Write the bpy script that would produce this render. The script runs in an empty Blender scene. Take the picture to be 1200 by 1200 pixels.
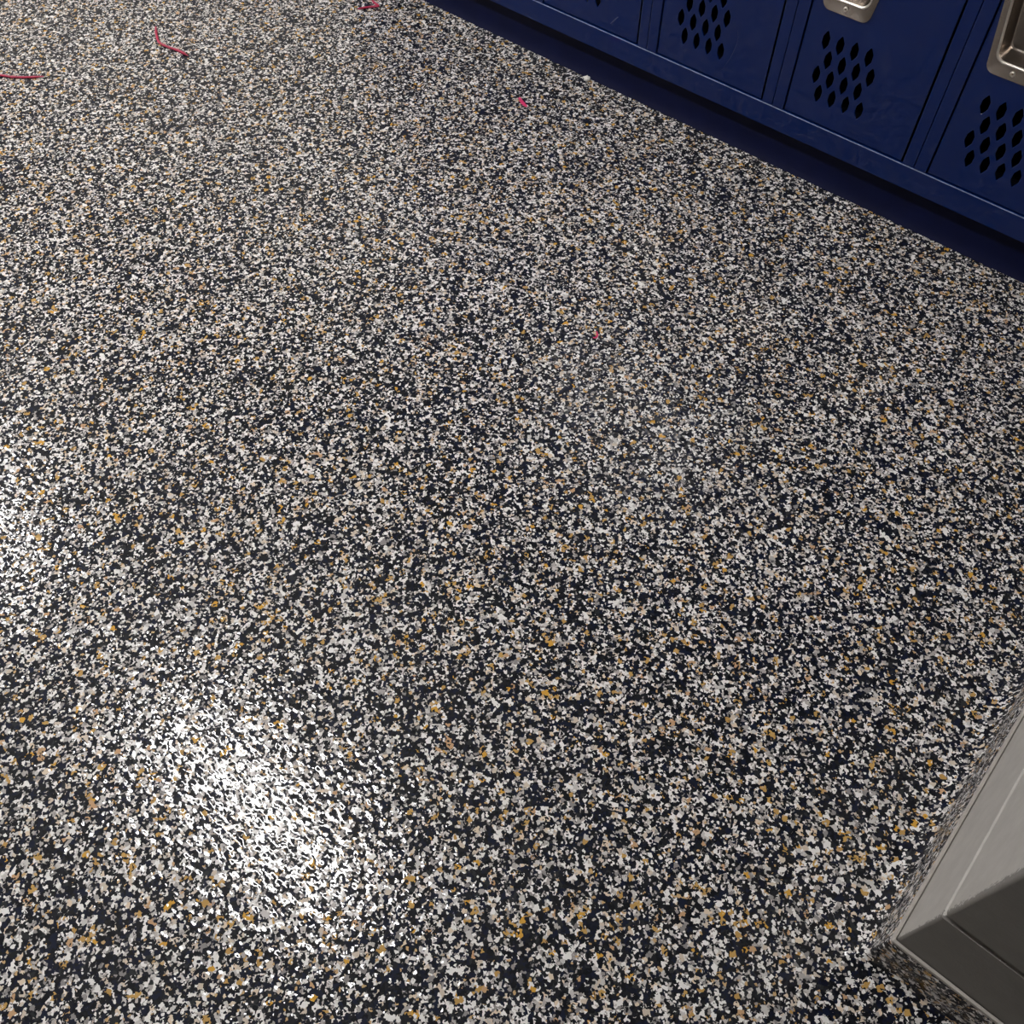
import bpy, bmesh, math, random
from mathutils import Vector, Matrix

C = bpy.context.scene.collection
SC = bpy.context.scene
random.seed(7)

# ------------------------------------------------------------------ camera
YAW, PITCH, ROLL = -0.69882, 0.97613, 0.01010
CAM = Vector((0.4505, -1.6222, 1.1841))
FPX = 1088.25
_cy, _sy = math.cos(YAW), math.sin(YAW)
_f = Vector((_sy, _cy, 0)); _r = Vector((_cy, -_sy, 0)); _u = Vector((0, 0, 1))
_f2 = _f * math.cos(PITCH) - _u * math.sin(PITCH)
_u2 = _u * math.cos(PITCH) + _f * math.sin(PITCH)
_r3 = _r * math.cos(ROLL) + _u2 * math.sin(ROLL)
_u3 = -_r * math.sin(ROLL) + _u2 * math.cos(ROLL)
cam_data = bpy.data.cameras.new('camera')
cam_data.sensor_width = 36.0
cam_data.sensor_fit = 'HORIZONTAL'
cam_data.lens = FPX / 1200.0 * 36.0
cam_data.clip_start = 0.02
cam = bpy.data.objects.new('camera', cam_data)
C.objects.link(cam)
cam.matrix_world = Matrix((
    (_r3.x, _u3.x, -_f2.x, CAM.x),
    (_r3.y, _u3.y, -_f2.y, CAM.y),
    (_r3.z, _u3.z, -_f2.z, CAM.z),
    (0, 0, 0, 1)))
SC.camera = cam

# ------------------------------------------------------------------ world, exposure
world = bpy.data.worlds.new('world')
SC.world = world
world.use_nodes = True
world.node_tree.nodes['Background'].inputs[0].default_value = (0.8, 0.85, 1.0, 1)
world.node_tree.nodes['Background'].inputs[1].default_value = 0.02
SC.view_settings.view_transform = 'Standard'
SC.view_settings.look = 'None'
SC.view_settings.gamma = 1.0
SC.view_settings.use_curve_mapping = False
SC.view_settings.exposure = 0.75

# ceiling lights: (x, y) of each troffer, height of the ceiling, strength of the diffusers
CEIL = 2.90
LIGHT_STRENGTH = 56.0
LIGHTS = [(-1.18, -1.42), (-3.62, -1.42), (-6.06, -1.42)]

# ------------------------------------------------------------------ helpers
def obj(name, bm_or_me, mats, parent=None, smooth=None):
    if isinstance(bm_or_me, bmesh.types.BMesh):
        me = bpy.data.meshes.new(name)
        bm_or_me.normal_update()
        bm_or_me.to_mesh(me)
        bm_or_me.free()
    else:
        me = bm_or_me
        me.name = name
    if not isinstance(mats, (list, tuple)):
        mats = [mats]
    if not me.materials:
        for m in mats:
            me.materials.append(m)
    o = bpy.data.objects.new(name, me)
    C.objects.link(o)
    if parent is not None:
        o.parent = parent
    if smooth is not None:
        for p in me.polygons:
            p.use_smooth = True
        try:
            me.set_sharp_from_angle(angle=math.radians(smooth))
        except Exception:
            pass
    return o

def tag(o, label, cat, group=None):
    o['label'] = label
    o['category'] = cat
    if group:
        o['group'] = group
    return o

def struct(name, bm, mats, smooth=None):
    o = obj(name, bm, mats, None, smooth)
    o['kind'] = 'structure'
    return o

def thing(name, label, cat, loc=(0, 0, 0), group=None):
    o = bpy.data.objects.new(name, None)
    C.objects.link(o)
    o.location = loc
    o.empty_display_size = 0.1
    return tag(o, label, cat, group)

def add_box(bm, x0, x1, y0, y1, z0, z1, bevel=0.0, seg=2, mat=0, along_x=False):
    r = bmesh.ops.create_cube(bm, size=1.0)
    vs = r['verts']
    for v in vs:
        v.co = Vector(((x0 + x1) / 2 + v.co.x * (x1 - x0),
                       (y0 + y1) / 2 + v.co.y * (y1 - y0),
                       (z0 + z1) / 2 + v.co.z * (z1 - z0)))
    fs = set(f for v in vs for f in v.link_faces)
    for f in fs:
        f.material_index = mat
    if bevel > 0:
        es = list(set(e for v in vs for e in v.link_edges))
        if along_x:
            es = [e for e in es if abs(e.verts[0].co.x - e.verts[1].co.x) > 1e-6 and e.verts[0].co.z > (z0 + z1) / 2]
        bmesh.ops.bevel(bm, geom=es, offset=bevel, segments=seg, affect='EDGES', profile=0.5)

def sweep(bm, rings, close_ring=False, mat=0):
    """rings: list of lists of points, skinned one to the next"""
    V = [[bm.verts.new(p) for p in r] for r in rings]
    n = len(V[0])
    for a, b in zip(V[:-1], V[1:]):
        for i in range(n if close_ring else n - 1):
            j = (i + 1) % n
            f = bm.faces.new((a[i], a[j], b[j], b[i]))
            f.material_index = mat
    return V

# ------------------------------------------------------------------ materials
def new_mat(name):
    m = bpy.data.materials.new(name)
    m.use_nodes = True
    nt = m.node_tree
    return m, nt, nt.nodes['Principled BSDF']

def N(nt, kind, **kw):
    n = nt.nodes.new(kind)
    for k, v in kw.items():
        setattr(n, k, v)
    return n

def ramp(nt, stops, interp='CONSTANT'):
    n = nt.nodes.new('ShaderNodeValToRGB')
    cr = n.color_ramp
    cr.interpolation = interp
    while len(cr.elements) > 1:
        cr.elements.remove(cr.elements[-1])
    cr.elements[0].position = stops[0][0]
    cr.elements[0].color = (*stops[0][1], 1)
    for p, c in stops[1:]:
        e = cr.elements.new(p)
        e.color = (*c, 1)
    return n

def srgb(h):
    h = h.lstrip('#')
    out = []
    for i in (0, 2, 4):
        c = int(h[i:i + 2], 16) / 255
        out.append(c / 12.92 if c <= 0.04045 else ((c + 0.055) / 1.055) ** 2.4)
    return tuple(out)

def painted(name, hexcol, rough=0.4, coat=0.0, var=0.08, nscale=30, bump=0.0, bscale=400, metallic=0.0, spec=0.5):
    m, nt, b = new_mat(name)
    L = nt.links
    tc = N(nt, 'ShaderNodeTexCoord')
    nz = N(nt, 'ShaderNodeTexNoise')
    nz.inputs['Scale'].default_value = nscale
    nz.inputs['Detail'].default_value = 3
    L.new(tc.outputs['Object'], nz.inputs['Vector'])
    c = srgb(hexcol)
    r = ramp(nt, [(0.3, tuple(x * (1 - var) for x in c)), (0.7, tuple(min(1, x * (1 + var)) for x in c))], 'LINEAR')
    L.new(nz.outputs['Fac'], r.inputs[0])
    L.new(r.outputs[0], b.inputs['Base Color'])
    b.inputs['Roughness'].default_value = rough
    b.inputs['Metallic'].default_value = metallic
    b.inputs['Specular IOR Level'].default_value = spec
    b.inputs['Coat Weight'].default_value = coat
    b.inputs['Coat Roughness'].default_value = 0.06
    if bump > 0:
        n2 = N(nt, 'ShaderNodeTexNoise')
        n2.inputs['Scale'].default_value = bscale
        n2.inputs['Detail'].default_value = 2
        L.new(tc.outputs['Object'], n2.inputs['Vector'])
        bp = N(nt, 'ShaderNodeBump')
        bp.inputs['Strength'].default_value = bump
        bp.inputs['Distance'].default_value = 0.001
        L.new(n2.outputs['Fac'], bp.inputs['Height'])
        L.new(bp.outputs['Normal'], b.inputs['Normal'])
    return m

def flake_material():
    m, nt, b = new_mat('epoxy_flake')
    L = nt.links
    tc = N(nt, 'ShaderNodeTexCoord')
    # ragged flake outlines: the lookup position is jittered by a fine noise
    jit = N(nt, 'ShaderNodeTexNoise')
    jit.inputs['Scale'].default_value = 260
    jit.inputs['Detail'].default_value = 1
    L.new(tc.outputs['Object'], jit.inputs['Vector'])
    sub = N(nt, 'ShaderNodeVectorMath', operation='SUBTRACT')
    L.new(jit.outputs['Color'], sub.inputs[0])
    sub.inputs[1].default_value = (0.5, 0.5, 0.5)
    mul = N(nt, 'ShaderNodeVectorMath', operation='SCALE')
    mul.inputs['Scale'].default_value = 0.0042
    L.new(sub.outputs[0], mul.inputs[0])
    pos = N(nt, 'ShaderNodeVectorMath', operation='ADD')
    L.new(tc.outputs['Object'], pos.inputs[0])
    L.new(mul.outputs[0], pos.inputs[1])

    def layer(size, off, metric='EUCLIDEAN'):
        ad = N(nt, 'ShaderNodeVectorMath', operation='ADD')
        ad.inputs[1].default_value = off
        L.new(pos.outputs[0], ad.inputs[0])
        v = N(nt, 'ShaderNodeTexVoronoi', voronoi_dimensions='3D', feature='F1', distance=metric)
        v.inputs['Scale'].default_value = 1.0 / size
        v.inputs['Randomness'].default_value = 1.0
        L.new(ad.outputs[0], v.inputs['Vector'])
        sp = N(nt, 'ShaderNodeSeparateColor')
        L.new(v.outputs['Color'], sp.inputs[0])
        return v, sp

    def over(prev, colour, sel, lo):
        """put colour over prev where sel > lo"""
        g = N(nt, 'ShaderNodeMath', operation='GREATER_THAN')
        g.inputs[1].default_value = lo
        L.new(sel, g.inputs[0])
        mx = N(nt, 'ShaderNodeMix', data_type='RGBA')
        L.new(g.outputs[0], mx.inputs['Factor'])
        L.new(prev, mx.inputs['A'])
        L.new(colour, mx.inputs['B'])
        return mx.outputs['Result']

    # dark bed: black, navy, charcoal
    v0, s0 = layer(FLAKE * 1.15, (3.1, 1.7, 0.6))
    r0 = ramp(nt, [(0.0, srgb('#0c0e16')), (0.30, srgb('#131a30')), (0.55, srgb('#1b1d24')), (0.76, srgb('#2a2c30')), (0.88, srgb('#0f1326'))])
    L.new(s0.outputs['Red'], r0.inputs[0])
    col = r0.outputs[0]
    # light flakes
    v1, s1 = layer(FLAKE, (0.0, 0.0, 0.0))
    r1 = ramp(nt, [(0.0, srgb('#efedec')), (0.22, srgb('#cdcac9')), (0.42, srgb('#f4f2f2')), (0.60, srgb('#b2adab')), (0.73, srgb('#d4c7b8')), (0.85, srgb('#8f8c8c')), (0.94, srgb('#e2d1bc'))])
    L.new(s1.outputs['Green'], r1.inputs[0])
    col = over(col, r1.outputs[0], s1.outputs['Red'], 0.635)
    # ochre flakes
    v3, s3 = layer(FLAKE * 1.15, (7.3, 2.2, 4.4))
    r3 = ramp(nt, [(0.0, srgb('#c7a05c')), (0.35, srgb('#bf9858')), (0.65, srgb('#d6a443')), (0.82, srgb('#c8a27c'))])
    L.new(s3.outputs['Green'], r3.inputs[0])
    col = over(col, r3.outputs[0], s3.outputs['Red'], 0.948)
    # small broken chips, dark then pale
    v2, s2 = layer(FLAKE * 0.55, (1.9, 5.5, 2.8))
    r2 = ramp(nt, [(0.0, srgb('#101219')), (0.4, srgb('#1c1d20')), (0.75, srgb('#171b2b'))])
    L.new(s2.outputs['Green'], r2.inputs[0])
    col = over(col, r2.outputs[0], s2.outputs['Red'], 0.69)
    v4, s4 = layer(FLAKE * 0.5, (9.2, 0.4, 6.1))
    r4 = ramp(nt, [(0.0, srgb('#f2f0ef')), (0.45, srgb('#c4bfbb')), (0.7, srgb('#9a9594')), (0.9, srgb('#c9a97c'))])
    L.new(s4.outputs['Green'], r4.inputs[0])
    col = over(col, r4.outputs[0], s4.outputs['Red'], 0.86)
    L.new(col, b.inputs['Base Color'])
    b.inputs['Roughness'].default_value = 0.45
    b.inputs['Specular IOR Level'].default_value = 0.08
    # clear top coat that follows the lumps of the flakes underneath
    n1 = N(nt, 'ShaderNodeTexNoise')
    n1.inputs['Scale'].default_value = 95
    n1.inputs['Detail'].default_value = 1.5
    n1.inputs['Roughness'].default_value = 0.5
    L.new(tc.outputs['Object'], n1.inputs['Vector'])
    vb0 = N(nt, 'ShaderNodeTexVoronoi', voronoi_dimensions='3D', feature='F1')
    vb0.inputs['Scale'].default_value = 1.0 / 0.0112
    L.new(tc.outputs['Object'], vb0.inputs['Vector'])
    vb = N(nt, 'ShaderNodeMapRange', interpolation_type='SMOOTHSTEP')
    vb.inputs['From Min'].default_value = 0.15
    vb.inputs['From Max'].default_value = 0.70
    L.new(vb0.outputs['Distance'], vb.inputs['Value'])
    ma = N(nt, 'ShaderNodeMath', operation='MULTIPLY_ADD')
    L.new(vb.outputs[0], ma.inputs[0])
    ma.inputs[1].default_value = -0.6
    L.new(n1.outputs['Fac'], ma.inputs[2])
    bp = N(nt, 'ShaderNodeBump')
    bp.inputs['Strength'].default_value = 1.0
    bp.inputs['Distance'].default_value = BUMP
    L.new(ma.outputs[0], bp.inputs['Height'])
    b.inputs['Coat Weight'].default_value = 1.0
    b.inputs['Coat Roughness'].default_value = 0.045
    b.inputs['Coat IOR'].default_value = 1.4
    L.new(bp.outputs['Normal'], b.inputs['Coat Normal'])
    return m

FLAKE = 0.0061
BUMP = 0.00055
M_FLAKE = flake_material()

M_BLUE = painted('blue_enamel', '#00205e', rough=0.33, coat=0.65, var=0.05, nscale=14, bump=0.015, bscale=260, spec=0.2)
M_GLINT_WEAR = painted('edge_highlight_wear', '#7680a4', rough=0.3, coat=0.5, var=0.35, nscale=60)  # rail edge: bright highlight line painted in as pale colour, with some chipped paint
M_INSIDE = painted('dark_interior', '#0a0d1c', rough=0.6, var=0.05)
M_BASE = painted('navy_vinyl', '#070e33', rough=0.5, coat=0.0, spec=0.2, var=0.12, nscale=22, bump=0.05, bscale=120)
M_SCUFF = painted('pale_scuff', '#4a557f', rough=0.6, var=0.2, nscale=300)
M_STRIP = painted('beige_trim', '#b5b0aa', rough=0.5, var=0.12, nscale=60)
M_CEIL = painted('ceiling_white', '#d8d6d0', rough=0.9, var=0.03, nscale=40, bump=0.2, bscale=150)
M_WALLPAINT = painted('plain_wall_grey', '#b5b2ac', rough=0.7, var=0.04, nscale=8, bump=0.15, bscale=200)
M_FRONT = painted('dull_wall_grey', '#686664', rough=0.7, var=0.04, nscale=8, bump=0.15, bscale=200)
M_FIX = painted('white_metal', '#e6e6e4', rough=0.4, var=0.02)
M_RED = painted('red_plastic', '#b01a48', rough=0.35, coat=0.2, var=0.2, nscale=90)
M_PINK = painted('pink_plastic', '#d8356f', rough=0.4, var=0.2, nscale=200)
M_CRUMB = painted('white_crumb', '#f0ede8', rough=0.8, var=0.15, nscale=400)

def steel_material():
    m, nt, b = new_mat('brushed_steel')
    L = nt.links
    tc = N(nt, 'ShaderNodeTexCoord')
    mp = N(nt, 'ShaderNodeMapping')
    mp.inputs['Scale'].default_value = (1, 1, 0.05)
    L.new(tc.outputs['Object'], mp.inputs['Vector'])
    nz = N(nt, 'ShaderNodeTexNoise')
    nz.inputs['Scale'].default_value = 900
    nz.inputs['Detail'].default_value = 2
    L.new(mp.outputs[0], nz.inputs['Vector'])
    r = ramp(nt, [(0.3, srgb('#9d948d')), (0.7, srgb('#a79e96'))], 'LINEAR')
    L.new(nz.outputs['Fac'], r.inputs[0])
    L.new(r.outputs[0], b.inputs['Base Color'])
    b.inputs['Metallic'].default_value = 1.0
    b.inputs['Roughness'].default_value = 0.27
    return m
M_STEEL = steel_material()
M_STEEL_LIT = painted('steel_highlight', '#e6e0d8', rough=0.42, metallic=1.0, var=0.05, nscale=200)  # paler steel, so the highlights on cup rim and rivets sit in the colour

def wall_material():
    """block wall: light grey paint, with the dark grey paint of the end face lapping raggedly round the corner"""
    m, nt, b = new_mat('block_wall_paint')
    L = nt.links
    tc = N(nt, 'ShaderNodeTexCoord')
    ge = N(nt, 'ShaderNodeNewGeometry')
    sx = N(nt, 'ShaderNodeSeparateXYZ')
    L.new(tc.outputs['Object'], sx.inputs[0])
    nz = N(nt, 'ShaderNodeTexNoise')
    nz.inputs['Scale'].default_value = 240
    nz.inputs['Detail'].default_value = 4
    nz.inputs['Roughness'].default_value = 0.7
    L.new(tc.outputs['Object'], nz.inputs['Vector'])
    # depth of the lap past the corner grows with height
    lap = N(nt, 'ShaderNodeMapRange')
    lap.inputs['From Min'].default_value = 0.15
    lap.inputs['From Max'].default_value = 0.40
    lap.inputs['To Min'].default_value = WY + 0.0005
    lap.inputs['To Max'].default_value = WY + 0.009
    L.new(sx.outputs['Z'], lap.inputs['Value'])
    n2 = N(nt, 'ShaderNodeMath', operation='MULTIPLY_ADD')
    L.new(nz.outputs['Fac'], n2.inputs[0])
    n2.inputs[1].default_value = 0.030
    L.new(lap.outputs[0], n2.inputs[2])
    n3 = N(nt, 'ShaderNodeMath', operation='SUBTRACT')
    L.new(n2.outputs[0], n3.inputs[0])
    n3.inputs[1].default_value = 0.0140
    lt = N(nt, 'ShaderNodeMath', operation='LESS_THAN')
    L.new(sx.outputs['Y'], lt.inputs[0])
    L.new(n3.outputs[0], lt.inputs[1])
    n4 = N(nt, 'ShaderNodeTexNoise')
    n4.inputs['Scale'].default_value = 45
    n4.inputs['Detail'].default_value = 5
    L.new(tc.outputs['Object'], n4.inputs['Vector'])
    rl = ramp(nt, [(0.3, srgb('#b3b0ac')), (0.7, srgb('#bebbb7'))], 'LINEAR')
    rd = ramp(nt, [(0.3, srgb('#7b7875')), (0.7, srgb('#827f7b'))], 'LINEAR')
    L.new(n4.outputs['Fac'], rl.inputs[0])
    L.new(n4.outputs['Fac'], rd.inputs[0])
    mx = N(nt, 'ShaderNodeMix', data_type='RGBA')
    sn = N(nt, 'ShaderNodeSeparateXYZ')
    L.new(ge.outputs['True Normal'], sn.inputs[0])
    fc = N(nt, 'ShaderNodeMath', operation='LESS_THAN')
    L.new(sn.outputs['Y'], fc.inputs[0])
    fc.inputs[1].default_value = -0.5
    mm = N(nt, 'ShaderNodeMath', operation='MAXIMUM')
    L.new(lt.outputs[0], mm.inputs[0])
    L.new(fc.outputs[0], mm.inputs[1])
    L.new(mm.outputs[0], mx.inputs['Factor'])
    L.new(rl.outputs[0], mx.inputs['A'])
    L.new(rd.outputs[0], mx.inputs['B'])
    L.new(mx.outputs['Result'], b.inputs['Base Color'])
    b.inputs['Roughness'].default_value = 0.55
    n5 = N(nt, 'ShaderNodeTexNoise')
    n5.inputs['Scale'].default_value = 220
    n5.inputs['Detail'].default_value = 4
    L.new(tc.outputs['Object'], n5.inputs['Vector'])
    bp = N(nt, 'ShaderNodeBump')
    bp.inputs['Strength'].default_value = 0.35
    bp.inputs['Distance'].default_value = 0.0012
    L.new(n5.outputs['Fac'], bp.inputs['Height'])
    L.new(bp.outputs['Normal'], b.inputs['Normal'])
    return m

# ------------------------------------------------------------------ the setting
W = 0.3048                       # width of a locker
X0 = -0.5586                     # a seam between two lockers
ZD, ZR = 0.1199, 0.0755          # top and bottom of the bottom rail
WX, WY = 0.6536, -1.2137         # outside corner of the block wall
HC = 0.1016                      # height of the flake cove
RX0, RX1, RY0, RY1 = -7.0, 2.4, -3.6, 0.42
M_WALL = wall_material()

bm = bmesh.new()
add_box(bm, RX0 - 0.1, RX1 + 0.1, RY0 - 0.1, RY1 + 0.1, -0.12, 0.0)
struct('floor', bm, M_FLAKE)
bm = bmesh.new()
add_box(bm, RX0 - 0.1, RX1 + 0.1, RY0 - 0.1, RY1 + 0.1, CEIL, CEIL + 0.1)
struct('ceiling', bm, M_CEIL)
for nm, b_ in (('wall_back', (RX0 - 0.1, RX1 + 0.1, RY1, RY1 + 0.1)), ('wall_front', (RX0 - 0.1, RX1 + 0.1, RY0 - 0.1, RY0)),
               ('wall_left', (RX0 - 0.1, RX0, RY0, RY1)), ('wall_end', (RX1, RX1 + 0.1, RY0, RY1))):
    bm = bmesh.new()
    add_box(bm, *b_, 0.0, CEIL)
    struct(nm, bm, M_FRONT if nm == 'wall_front' else M_WALLPAINT)

# block wall with tooled bed joints on both faces: a profile swept round the outside corner
prof = [(0.0, 0.0)]
z = 0.2300
while z < CEIL - 0.05:
    for t in range(7):
        a = math.pi * t / 6
        prof.append((0.0030 * math.sin(a), z - 0.0055 * math.cos(a)))
    z += 0.2032
prof.append((0.0, CEIL))
bm = bmesh.new()
CR = 0.0035   # eased corner
def corner_path(off):
    """plan of the wall's face pushed in by off, from the far end of the left face round the corner to the far end of the end face"""
    pts = [(WX + off, RY1)]
    c = (WX + CR, WY + CR)
    r = CR - off
    for t in range(5):
        a = math.pi + (math.pi / 2) * t / 4
        pts.append((c[0] + r * math.cos(a), c[1] + r * math.sin(a)))
    pts.append((RX1, WY + off))
    return pts
rings = []
for d, zz in prof:
    rings.append([(x, y, zz) for x, y in corner_path(d)])
sweep(bm, rings)
bmesh.ops.recalc_face_normals(bm, faces=bm.faces)
# close the back so that the wall is solid
top = [(x, y, CEIL) for x, y in corner_path(0)] + [(RX1, RY1, CEIL)]
bm.faces.new([bm.verts.new(p) for p in top])
bmesh.ops.remove_doubles(bm, verts=bm.verts, dist=1e-5)
bmesh.ops.recalc_face_normals(bm, faces=bm.faces)
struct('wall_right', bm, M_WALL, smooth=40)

# integral cove base of the flake floor, swept round the same corner
def offset_path(off):
    """plan pushed OUT from the wall by off, round outside corner"""
    pts = [(WX - off, RY1 - 0.40)]
    r = 0.0015 + 0.45 * off
    for t in range(13):
        a = math.pi + (math.pi / 2) * t / 12
        pts.append((WX - off + r + r * math.cos(a), WY - off + r + r * math.sin(a)))
    pts.append((RX1, WY - off))
    return pts
TH = 0.0042          # thickness of the cove on the wall
RAD = 0.028          # radius of its sweep into the floor
prof = [(TH + RAD + 0.010, 0.0003), (TH + RAD + 0.004, 0.0006)]
for t in range(0, 11):
    a = (math.pi / 2) * t / 10
    prof.append((TH + RAD - RAD * math.sin(a), 0.0008 + RAD - RAD * math.cos(a)))
prof += [(TH, 0.06), (TH, HC - 0.0025), (TH - 0.0005, HC - 0.0012)]
bm = bmesh.new()
rings = []
for d, zz in prof:
    rings.append([(x, y, zz) for x, y in offset_path(d)])
# slight trowel waviness
sweep(bm, rings)
# back down the wall
bmesh.ops.recalc_face_normals(bm, faces=bm.faces)
cove = struct('baseboard_right', bm, M_FLAKE, smooth=50)

# thin beige edging along the top of the cove, a hairline off the wall
bm = bmesh.new()
prof = [(TH + 0.0006, HC - 0.004), (TH + 0.0006, HC + 0.0006), (TH - 0.0002, HC + 0.0013), (0.0016, HC + 0.0013), (0.0009, HC + 0.0006), (0.0009, HC - 0.004)]
sweep(bm, [[(x, y, zz) for x, y in offset_path(d)] for d, zz in prof])
bmesh.ops.recalc_face_normals(bm, faces=bm.faces)
struct('trim_1', bm, M_STRIP, smooth=40)

# ------------------------------------------------------------------ ceiling lights
m, nt, b = new_mat('light_diffuser')
b.inputs['Base Color'].default_value = (0.9, 0.9, 0.9, 1)
b.inputs['Emission Color'].default_value = (1.0, 0.975, 0.945, 1)
b.inputs['Emission Strength'].default_value = LIGHT_STRENGTH
M_DIFF = m
LABELS_L = ['white recessed ceiling light panel nearest the block wall corner',
            'white recessed ceiling light panel second from the block wall',
            'white recessed ceiling light panel farthest from the block wall']
proto_l = None
for i, (lx, ly) in enumerate(LIGHTS):
    if proto_l is None:
        t = thing('ceiling_light', LABELS_L[0], 'ceiling light', (lx, ly, CEIL), 'ceiling light panels')
        bm = bmesh.new()
        for a in ((-0.61, 0.61, -0.105, -0.08), (-0.61, 0.61, 0.08, 0.105), (-0.61, -0.585, -0.08, 0.08), (0.585, 0.61, -0.08, 0.08)):
            add_box(bm, *a, -0.02, 0.0)
        obj('frame', bm, M_FIX, t)
        bm = bmesh.new()
        add_box(bm, -0.585, 0.585, -0.08, 0.08, -0.012, -0.002)
        obj('diffuser', bm, M_DIFF, t)
        proto_l = t
    else:
        c = proto_l.copy(); C.objects.link(c)
        c.location = (lx, ly, CEIL)
        c['label'] = LABELS_L[i]
        for ch in proto_l.children:
            d = ch.copy(); C.objects.link(d); d.parent = c

# ------------------------------------------------------------------ lockers
DEPTH = 0.38
TIER = 0.588
NT = 3
GAP = 0.0030
XL, XR = 0.0270, W - 0.0270          # door edges in a locker's own x
DT = 0.0030                           # door thickness
DY = 0.0012                          # door face sits a hair behind the frame face

def rounded_trapezoid(cx, z0, z1, hw0, hw1, r, n=6):
    """outline, anticlockwise from the lower left, in (x, z)"""
    out = []
    cs = [(cx - hw0 + r, z0 + r, math.pi), (cx + hw0 - r, z0 + r, 1.5 * math.pi), (cx + hw1 - r, z1 - r, 0.0), (cx - hw1 + r, z1 - r, 0.5 * math.pi)]
    for x, zz, a0 in cs:
        for t in range(n + 1):
            a = a0 + (math.pi / 2) * t / n
            out.append((x + r * math.cos(a), zz + r * math.sin(a)))
    return out

PLATE_CX = 0.0908
P_Z0 = 0.3262 - ZD                   # plate bottom above the door opening's bottom
P_H = 0.205
def plate_hw(dz):
    return 0.0470 + 0.125 * dz

def plate_mesh():
    """pressed steel cup: flange, rolled rim, sloped walls, back panel; local x across, z up from the opening's bottom"""
    bm = bmesh.new()
    def ring(inset, y, r, zadd=0.0):
        z0 = P_Z0 + inset[0]; z1 = P_Z0 + P_H - inset[1]
        return [(x, y, zz) for x, zz in rounded_trapezoid(PLATE_CX, z0, z1, plate_hw(inset[0]) - inset[2], plate_hw(P_H - inset[1]) - inset[2], r)]
    y0 = DY
    rings = [ring((0, 0, 0), y0, 0.016),
             ring((0, 0, 0), y0 - 0.0012, 0.016),
             ring((0.0006, 0.0006, 0.0006), y0 - 0.0017, 0.0156),
             ring((0.0205, 0.0140, 0.0100), y0 - 0.0017, 0.017),
             ring((0.0215, 0.0150, 0.0112), y0 - 0.0023, 0.0165),
             ring((0.0225, 0.0160, 0.0122), y0 - 0.0020, 0.016),
             ring((0.0240, 0.0170, 0.0135), y0 + 0.0010, 0.0155),
             ring((0.0330, 0.0200, 0.0190), y0 + 0.022, 0.013),
             ring((0.0350, 0.0210, 0.0205), y0 + 0.0255, 0.012),
             ring((0.0375, 0.0230, 0.0225), y0 + 0.0270, 0.011)]
    V = sweep(bm, rings, close_ring=True)
    bm.faces.new(V[-1])
    for f in bm.faces:
        c_ = f.calc_center_median()
        if y0 - 0.00235 < c_.y < y0 - 0.0001 and c_.z > P_Z0 + 0.0195 and abs(c_.x - PLATE_CX) < plate_hw(c_.z - P_Z0) - 0.0095 and c_.z < P_Z0 + P_H - 0.013:
            f.material_index = 1
    # rivets on the flange below and above the cup, hollow centres
    for zc in (P_Z0 + 0.0112, P_Z0 + P_H - 0.0075):
        prof = [(0.0046, -0.0017), (0.0044, -0.0028), (0.0034, -0.0036), (0.0024, -0.0034), (0.0018, -0.0018)]
        rr = []
        for rad, yy in prof:
            rr.append([(PLATE_CX - 0.001 + rad * math.cos(2 * math.pi * k / 14), y0 + yy, zc + rad * math.sin(2 * math.pi * k / 14)) for k in range(14)])
        Vr = sweep(bm, rr, close_ring=True, mat=1)
        bm.faces.new(Vr[-1])
    # pressed marks on the lower slope of the cup
    a = Vector((0, y0 + 0.0010, P_Z0 + 0.0240)); c = Vector((0, y0 + 0.022, P_Z0 + 0.0330))
    nrm = Vector((0, -(c.z - a.z), c.y - a.y)).normalized()
    for k in range(6):
        xc = PLATE_CX - 0.020 + 0.008 * k
        for (u0, v0, u1, v1) in ((-0.0022, 0.30, -0.0014, 0.72), (-0.0022, 0.66, 0.0020, 0.74) if k % 2 else (-0.0022, 0.46, 0.0018, 0.53), (0.0012, 0.30 + 0.12 * (k % 2), 0.0020, 0.72)):
            vs = []
            for lift in (0.0, 0.0012):
                for (uu, vv) in ((u0, v0), (u1, v0), (u1, v1), (u0, v1)):
                    p = a + (c - a) * vv + nrm * lift
                    vs.append(bm.verts.new((xc + uu, p.y, p.z)))
            bm.faces.new(vs[4:8])
            for q in range(4):
                bm.faces.new((vs[q], vs[(q + 1) % 4], vs[4 + (q + 1) % 4], vs[4 + q]))
    bmesh.ops.recalc_face_normals(bm, faces=bm.faces)
    return bm

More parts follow.
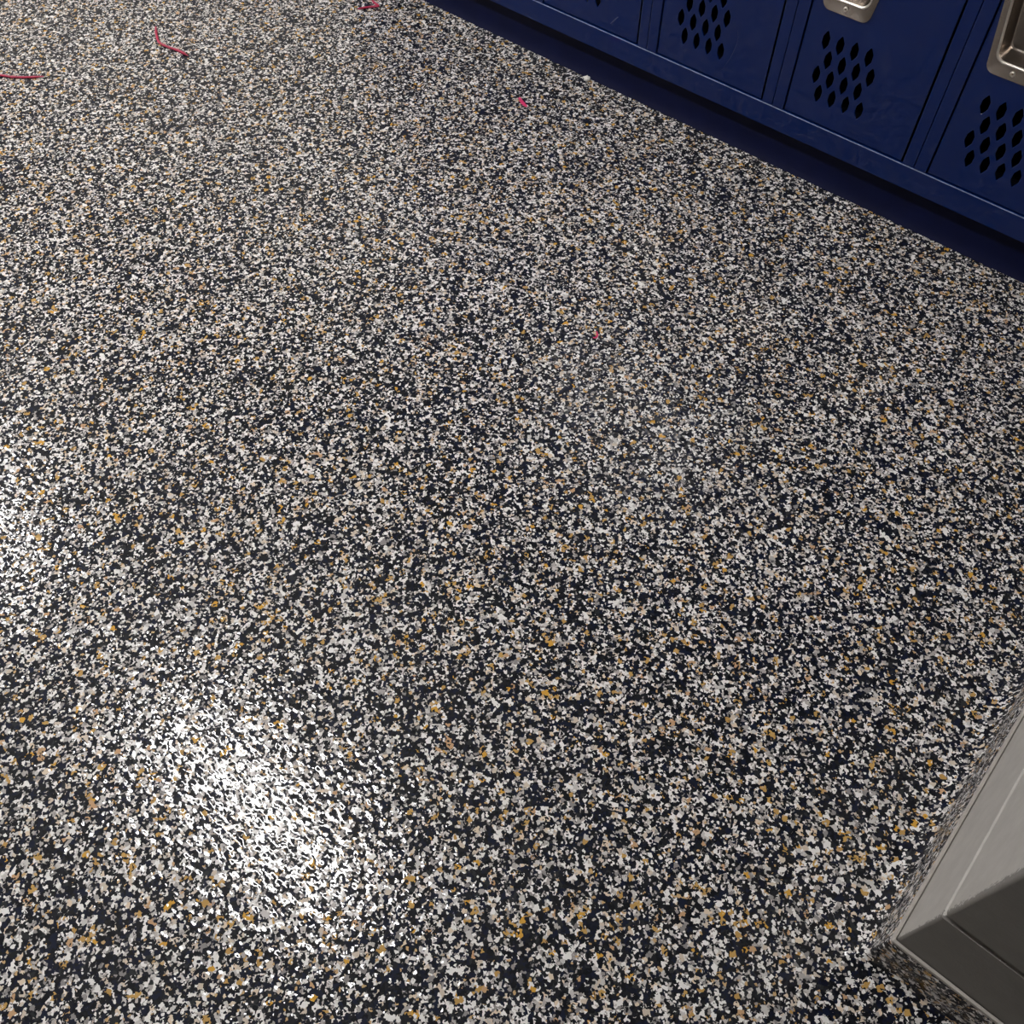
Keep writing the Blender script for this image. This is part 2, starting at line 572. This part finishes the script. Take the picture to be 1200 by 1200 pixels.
def door_mesh():
    """painted door leaf with its diamond perforations and the opening for the cup, filled and extruded with a soft edge"""
    cu = bpy.data.curves.new('door_outline', 'CURVE')
    cu.dimensions = '2D'
    cu.fill_mode = 'BOTH'
    cu.extrude = DT / 2 - 0.0008
    cu.bevel_depth = 0.0008
    cu.bevel_resolution = 2
    def poly(pts):
        s = cu.splines.new('POLY')
        s.points.add(len(pts) - 1)
        for p, (x, y) in zip(s.points, pts):
            p.co = (x, y, 0, 1)
        s.use_cyclic_u = True
    b_ = 0.0008
    zb, zt = 0.0018, TIER - GAP
    poly([(XL + b_, zb + b_), (XR - b_, zb + b_), (XR - b_, zt - b_), (XL + b_, zt - b_)])
    hx, hz = 0.0069 + b_, 0.0172 + b_
    for row, zz in enumerate((0.2744, 0.2421, 0.2099, 0.1776)):
        for i in range(4):
            cx = (0.0700, 0.0842)[row % 2] + 0.0287 * i
            cz = zz - ZD
            # pointed lozenge with short blunt sides
            poly([(cx - 0.0014, cz + hz * 0.97), (cx - hx, cz + 0.0066), (cx - hx, cz - 0.0066), (cx - 0.0014, cz - hz * 0.97),
                  (cx + 0.0014, cz - hz * 0.97), (cx + hx, cz - 0.0066), (cx + hx, cz + 0.0066), (cx + 0.0014, cz + hz * 0.97)])
    out = rounded_trapezoid(PLATE_CX, P_Z0 + 0.018, P_Z0 + P_H - 0.012, plate_hw(0.018) - 0.008, plate_hw(P_H - 0.012) - 0.008, 0.014, 3)
    poly(out[::-1])
    oc = bpy.data.objects.new('door_outline', cu)
    C.objects.link(oc)
    dg = bpy.context.evaluated_depsgraph_get()
    dg.update()
    me = bpy.data.meshes.new_from_object(oc.evaluated_get(dg))
    bpy.data.objects.remove(oc)
    # curve lies in x-y: stand it up (x, z) with its thickness going back along +y
    for v in me.vertices:
        x, y, zz = v.co
        v.co = (x, DY + DT / 2 - zz, y)
    bm = bmesh.new()
    bm.from_mesh(me)
    bmesh.ops.remove_doubles(bm, verts=bm.verts, dist=1e-6)
    bmesh.ops.recalc_face_normals(bm, faces=bm.faces)
    return bm

def locker(label, x):
    t = thing('locker', label, 'locker', (x, 0, 0), 'blue lockers along the wall')
    ztop = ZD + NT * TIER + 0.03
    # carcass
    bm = bmesh.new()
    e = 0.0007
    add_box(bm, e, 0.0016, 0.017, DEPTH, ZR, ztop)
    add_box(bm, W - 0.0016, W - e, 0.017, DEPTH, ZR, ztop)
    add_box(bm, 0.0016, W - 0.0016, DEPTH - 0.002, DEPTH, ZR, ztop)
    add_box(bm, 0.0016, W - 0.0016, 0.017, DEPTH - 0.002, ztop - 0.002, ztop)
    for k in range(NT):
        zz = ZD + k * TIER - 0.004
        add_box(bm, 0.0016, W - 0.0016, 0.019, DEPTH - 0.002, zz, zz + 0.002)
    obj('carcass', bm, M_INSIDE, t)
    # face frame: two posts, bottom rail, top rail
    bm = bmesh.new()
    add_box(bm, e, XL - GAP, 0.0, 0.017, ZD - 0.0006, ztop, 0.0011)
    add_box(bm, XR + GAP + 0.0012, W - e, 0.0, 0.017, ZD - 0.0006, ztop, 0.0011)
    add_box(bm, 0.0, W, -0.0020, 0.017, ZR, ZD - 0.0008, 0.0024, 4, along_x=True)
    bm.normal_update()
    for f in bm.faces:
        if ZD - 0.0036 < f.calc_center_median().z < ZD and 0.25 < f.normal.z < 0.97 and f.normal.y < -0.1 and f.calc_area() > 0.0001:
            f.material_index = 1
    add_box(bm, XL - GAP, XR + GAP, 0.0, 0.017, ZD + NT * TIER, ztop, 0.001)
    obj('frame', bm, [M_BLUE, M_GLINT_WEAR], t)
    for k in range(NT):
        d = obj('door', DOOR_ME, M_BLUE, t)
        d.location = (0, 0, ZD + k * TIER)
        h = obj('handle', HANDLE_ME, [M_STEEL, M_STEEL_LIT], d, smooth=50)
        h['label'] = 'steel recessed cup handle'
    return t

_b = door_mesh(); DOOR_ME = bpy.data.meshes.new('door'); _b.to_mesh(DOOR_ME); _b.free()
_b = plate_mesh(); HANDLE_ME = bpy.data.meshes.new('handle'); _b.to_mesh(HANDLE_ME); _b.free()

first = locker('blue metal locker with a short pale scuff low on its door', X0 - W)
names = {-3: 'blue metal locker two places left of the scuffed door',
         -2: 'blue metal locker just left of the scuffed door, only its bottom rail showing',
         0: 'blue metal locker with a faint curved scratch beside its diamond vents',
         1: 'blue metal locker showing only the bottom edge of its steel handle plate',
         2: 'blue metal locker with the corner of a steel cup handle showing, nearest the block wall',
         3: 'blue metal locker standing right against the block wall'}
LOCK = {-1: first}
for k, lab in names.items():
    c = first.copy(); C.objects.link(c)
    c.location = (X0 + k * W, 0, 0)
    c['label'] = lab
    LOCK[k] = c
    for ch in first.children:
        d = ch.copy(); C.objects.link(d); d.parent = c
        for g in ch.children:
            e_ = g.copy(); C.objects.link(e_); e_.parent = d
LOCK[3].scale.x = 0.965

def door_of(k):
    return min((o for o in LOCK[k].children if o.name.startswith('door')), key=lambda o: o.location.z)

def scuff(k, pts, w, name='scuff_mark'):
    """thin raised rub mark on the lowest door of locker k; points in the locker's x, z"""
    bm = bmesh.new()
    n = len(pts)
    L_, R_ = [], []
    for i, (x, zz) in enumerate(pts):
        a = pts[max(i - 1, 0)]; b = pts[min(i + 1, n - 1)]
        d = Vector((b[0] - a[0], b[1] - a[1])).normalized()
        hw = w * (0.25 + 0.75 * math.sin(math.pi * (i + 0.5) / n))
        L_.append((x - d.y * hw, DY - 0.00015, zz - ZD + d.x * hw))
        R_.append((x + d.y * hw, DY - 0.00015, zz - ZD - d.x * hw))
    Mid = [(x, DY - 0.0003, zz - ZD) for x, zz in pts]
    Bk = [(x, DY + 0.0002, zz - ZD) for x, zz in pts]
    sweep(bm, [L_, Mid, R_, Bk, L_])
    bmesh.ops.remove_doubles(bm, verts=bm.verts, dist=1e-7)
    bmesh.ops.recalc_face_normals(bm, faces=bm.faces)
    o = obj(name, bm, M_SCUFF, door_of(k))
    o['label'] = 'pale scuff in the blue paint'
    return o
scuff(-1, [(0.2079, 0.1388), (0.214, 0.146), (0.220, 0.153), (0.2256, 0.1593)], 0.0009)
scuff(0, [(0.1976, 0.2295), (0.2018, 0.2179), (0.2015, 0.204), (0.1985, 0.188), (0.1935, 0.171), (0.187, 0.157), (0.1802, 0.144)], 0.0003)

# plinth under the lockers: vinyl cove base with a flared toe
bm = bmesh.new()
xa, xb = X0 - 3 * W, WX - 0.004
prof = [(0.10, ZR - 0.0005), (0.0165, ZR - 0.0005), (0.0145, ZR - 0.0018), (0.0142, 0.052), (0.0138, 0.042), (0.0128, 0.033), (0.0108, 0.024), (0.0078, 0.0155), (0.0042, 0.0080), (0.0006, 0.0022), (-0.0008, 0.0002), (0.10, 0.0002)]
sweep(bm, [[(xa, y, zz), (xb, y, zz)] for y, zz in prof] + [[(xa, prof[0][0], prof[0][1]), (xb, prof[0][0], prof[0][1])]])
bmesh.ops.remove_doubles(bm, verts=bm.verts, dist=1e-6)
bmesh.ops.holes_fill(bm, edges=bm.edges, sides=0)
bmesh.ops.recalc_face_normals(bm, faces=bm.faces)
tag(obj('plinth', bm, M_BASE, None, smooth=35), 'dark navy cove base running along the floor under the blue lockers', 'plinth')

# ------------------------------------------------------------------ litter on the floor
def spline(pts, n=6):
    out = []
    P = [Vector(p) for p in pts]
    for i in range(len(P) - 1):
        p0 = P[max(i - 1, 0)]; p1 = P[i]; p2 = P[i + 1]; p3 = P[min(i + 2, len(P) - 1)]
        for k in range(n):
            t = k / n
            out.append(0.5 * ((2 * p1) + (-p0 + p2) * t + (2 * p0 - 5 * p1 + 4 * p2 - p3) * t * t + (-p0 + 3 * p1 - 3 * p2 + p3) * t ** 3))
    out.append(P[-1])
    return out

def strand_into(bm, pts, rw, rh):
    """flattened strand lying on the floor with tapering ends"""
    P = spline([(x, y, rh + 0.0006 + lift) for x, y, lift in pts])
    n = len(P)
    rings = []
    for i, p in enumerate(P):
        d = (P[min(i + 1, n - 1)] - P[max(i - 1, 0)]).normalized()
        side = d.cross(Vector((0, 0, 1))).normalized()
        up = side.cross(d)
        s = min(1.0, 0.35 + 0.65 * min(i, n - 1 - i) / 3.0)
        wv = 1.0 + 0.18 * math.sin(i * 1.7)
        rings.append([tuple(p + side * (rw * s * wv * math.cos(a)) + up * (rh * s * math.sin(a))) for a in [2 * math.pi * k / 8 for k in range(8)]])
    V = sweep(bm, rings, close_ring=True)
    bm.faces.new(V[0]); bm.faces.new(V[-1])

def strand(name, label, lists, rw, rh, mat, cat):
    bm = bmesh.new()
    for pts in lists:
        strand_into(bm, pts, rw, rh)
    bmesh.ops.recalc_face_normals(bm, faces=bm.faces)
    return tag(obj(name, bm, mat, None, smooth=60), label, cat)

strand('plastic_strand', 'straight red plastic strand on the floor, cut off by the photo edge at upper left',
       [[(-1.7413, -0.8901, 0), (-1.7009, -0.8617, 0), (-1.672, -0.8477, 0.001), (-1.6434, -0.8227, 0), (-1.6219, -0.7996, 0)]], 0.0030, 0.0022, M_RED, 'litter')
strand('plastic_strand', 'red plastic strand bent like a hook, alone on the open flake floor',
       [[(-1.6016, -0.5074, 0.001), (-1.5728, -0.5269, 0.001), (-1.5416, -0.5435, 0), (-1.5106, -0.5429, 0), (-1.4784, -0.5363, 0), (-1.4452, -0.5356, 0)]], 0.0032, 0.0024, M_RED, 'litter')
strand('plastic_strand', 'red plastic strand folded into a sharp point, the one nearest the locker base',
       [[(-1.3012, -0.1379, 0), (-1.2897, -0.1174, 0), (-1.2729, -0.0990, 0.001), (-1.2753, -0.0945, 0.0012), (-1.2943, -0.0897, 0.0005), (-1.3222, -0.0767, 0)],
        ], 0.0030, 0.0022, M_RED, 'litter')

def scrap(name, label, pts, w, mat):
    """small curled chip: a short strip bent up at its ends, with thickness"""
    bm = bmesh.new()
    P = spline([(x, y, 0) for x, y in pts], 4)
    n = len(P)
    rings = []
    for i, p in enumerate(P):
        d = (P[min(i + 1, n - 1)] - P[max(i - 1, 0)]).normalized()
        side = d.cross(Vector((0, 0, 1))).normalized()
        t = 2 * i / (n - 1) - 1
        zz = 0.0008 + 0.0015 * t * t
        ww = w * (0.45 + 0.55 * math.cos(t * 1.3))
        rings.append([tuple(p + side * ww + Vector((0, 0, zz + 0.0007))), tuple(p + Vector((0, 0, zz))), tuple(p - side * ww + Vector((0, 0, zz + 0.0007))),
                      tuple(p - side * ww + Vector((0, 0, zz + 0.0013))), tuple(p + Vector((0, 0, zz + 0.0008))), tuple(p + side * ww + Vector((0, 0, zz + 0.0013)))])
    V = sweep(bm, rings, close_ring=True)
    bm.faces.new(V[0]); bm.faces.new(V[-1])
    bmesh.ops.recalc_face_normals(bm, faces=bm.faces)
    return tag(obj(name, bm, mat, None, smooth=50), label, 'litter')
scrap('plastic_scrap', 'small pink scrap on the floor a short way out from the locker base', [(-0.7659, -0.1639), (-0.7505, -0.1719), (-0.7322, -0.1793)], 0.0042, M_PINK)
scrap('plastic_scrap', 'tiny curled pink scrap in the middle of the open floor', [(-0.2008, -0.6200), (-0.1954, -0.6239), (-0.1928, -0.6310), (-0.1958, -0.6360)], 0.0016, M_PINK)

# white crumb against the base
bm = bmesh.new()
bmesh.ops.create_icosphere(bm, subdivisions=3, radius=0.0072)
for v in bm.verts:
    v.co *= 1 + 0.22 * math.sin(v.co.x * 900 + 1) * math.sin(v.co.y * 700 + 2) + random.uniform(-0.03, 0.03)
    v.co.z *= 0.75
cr = obj('crumb', bm, M_CRUMB, None, smooth=80)
cr.location = (-0.697, -0.0105, 0.0052)
tag(cr, 'small white crumb lying on the floor against the navy locker base', 'litter')
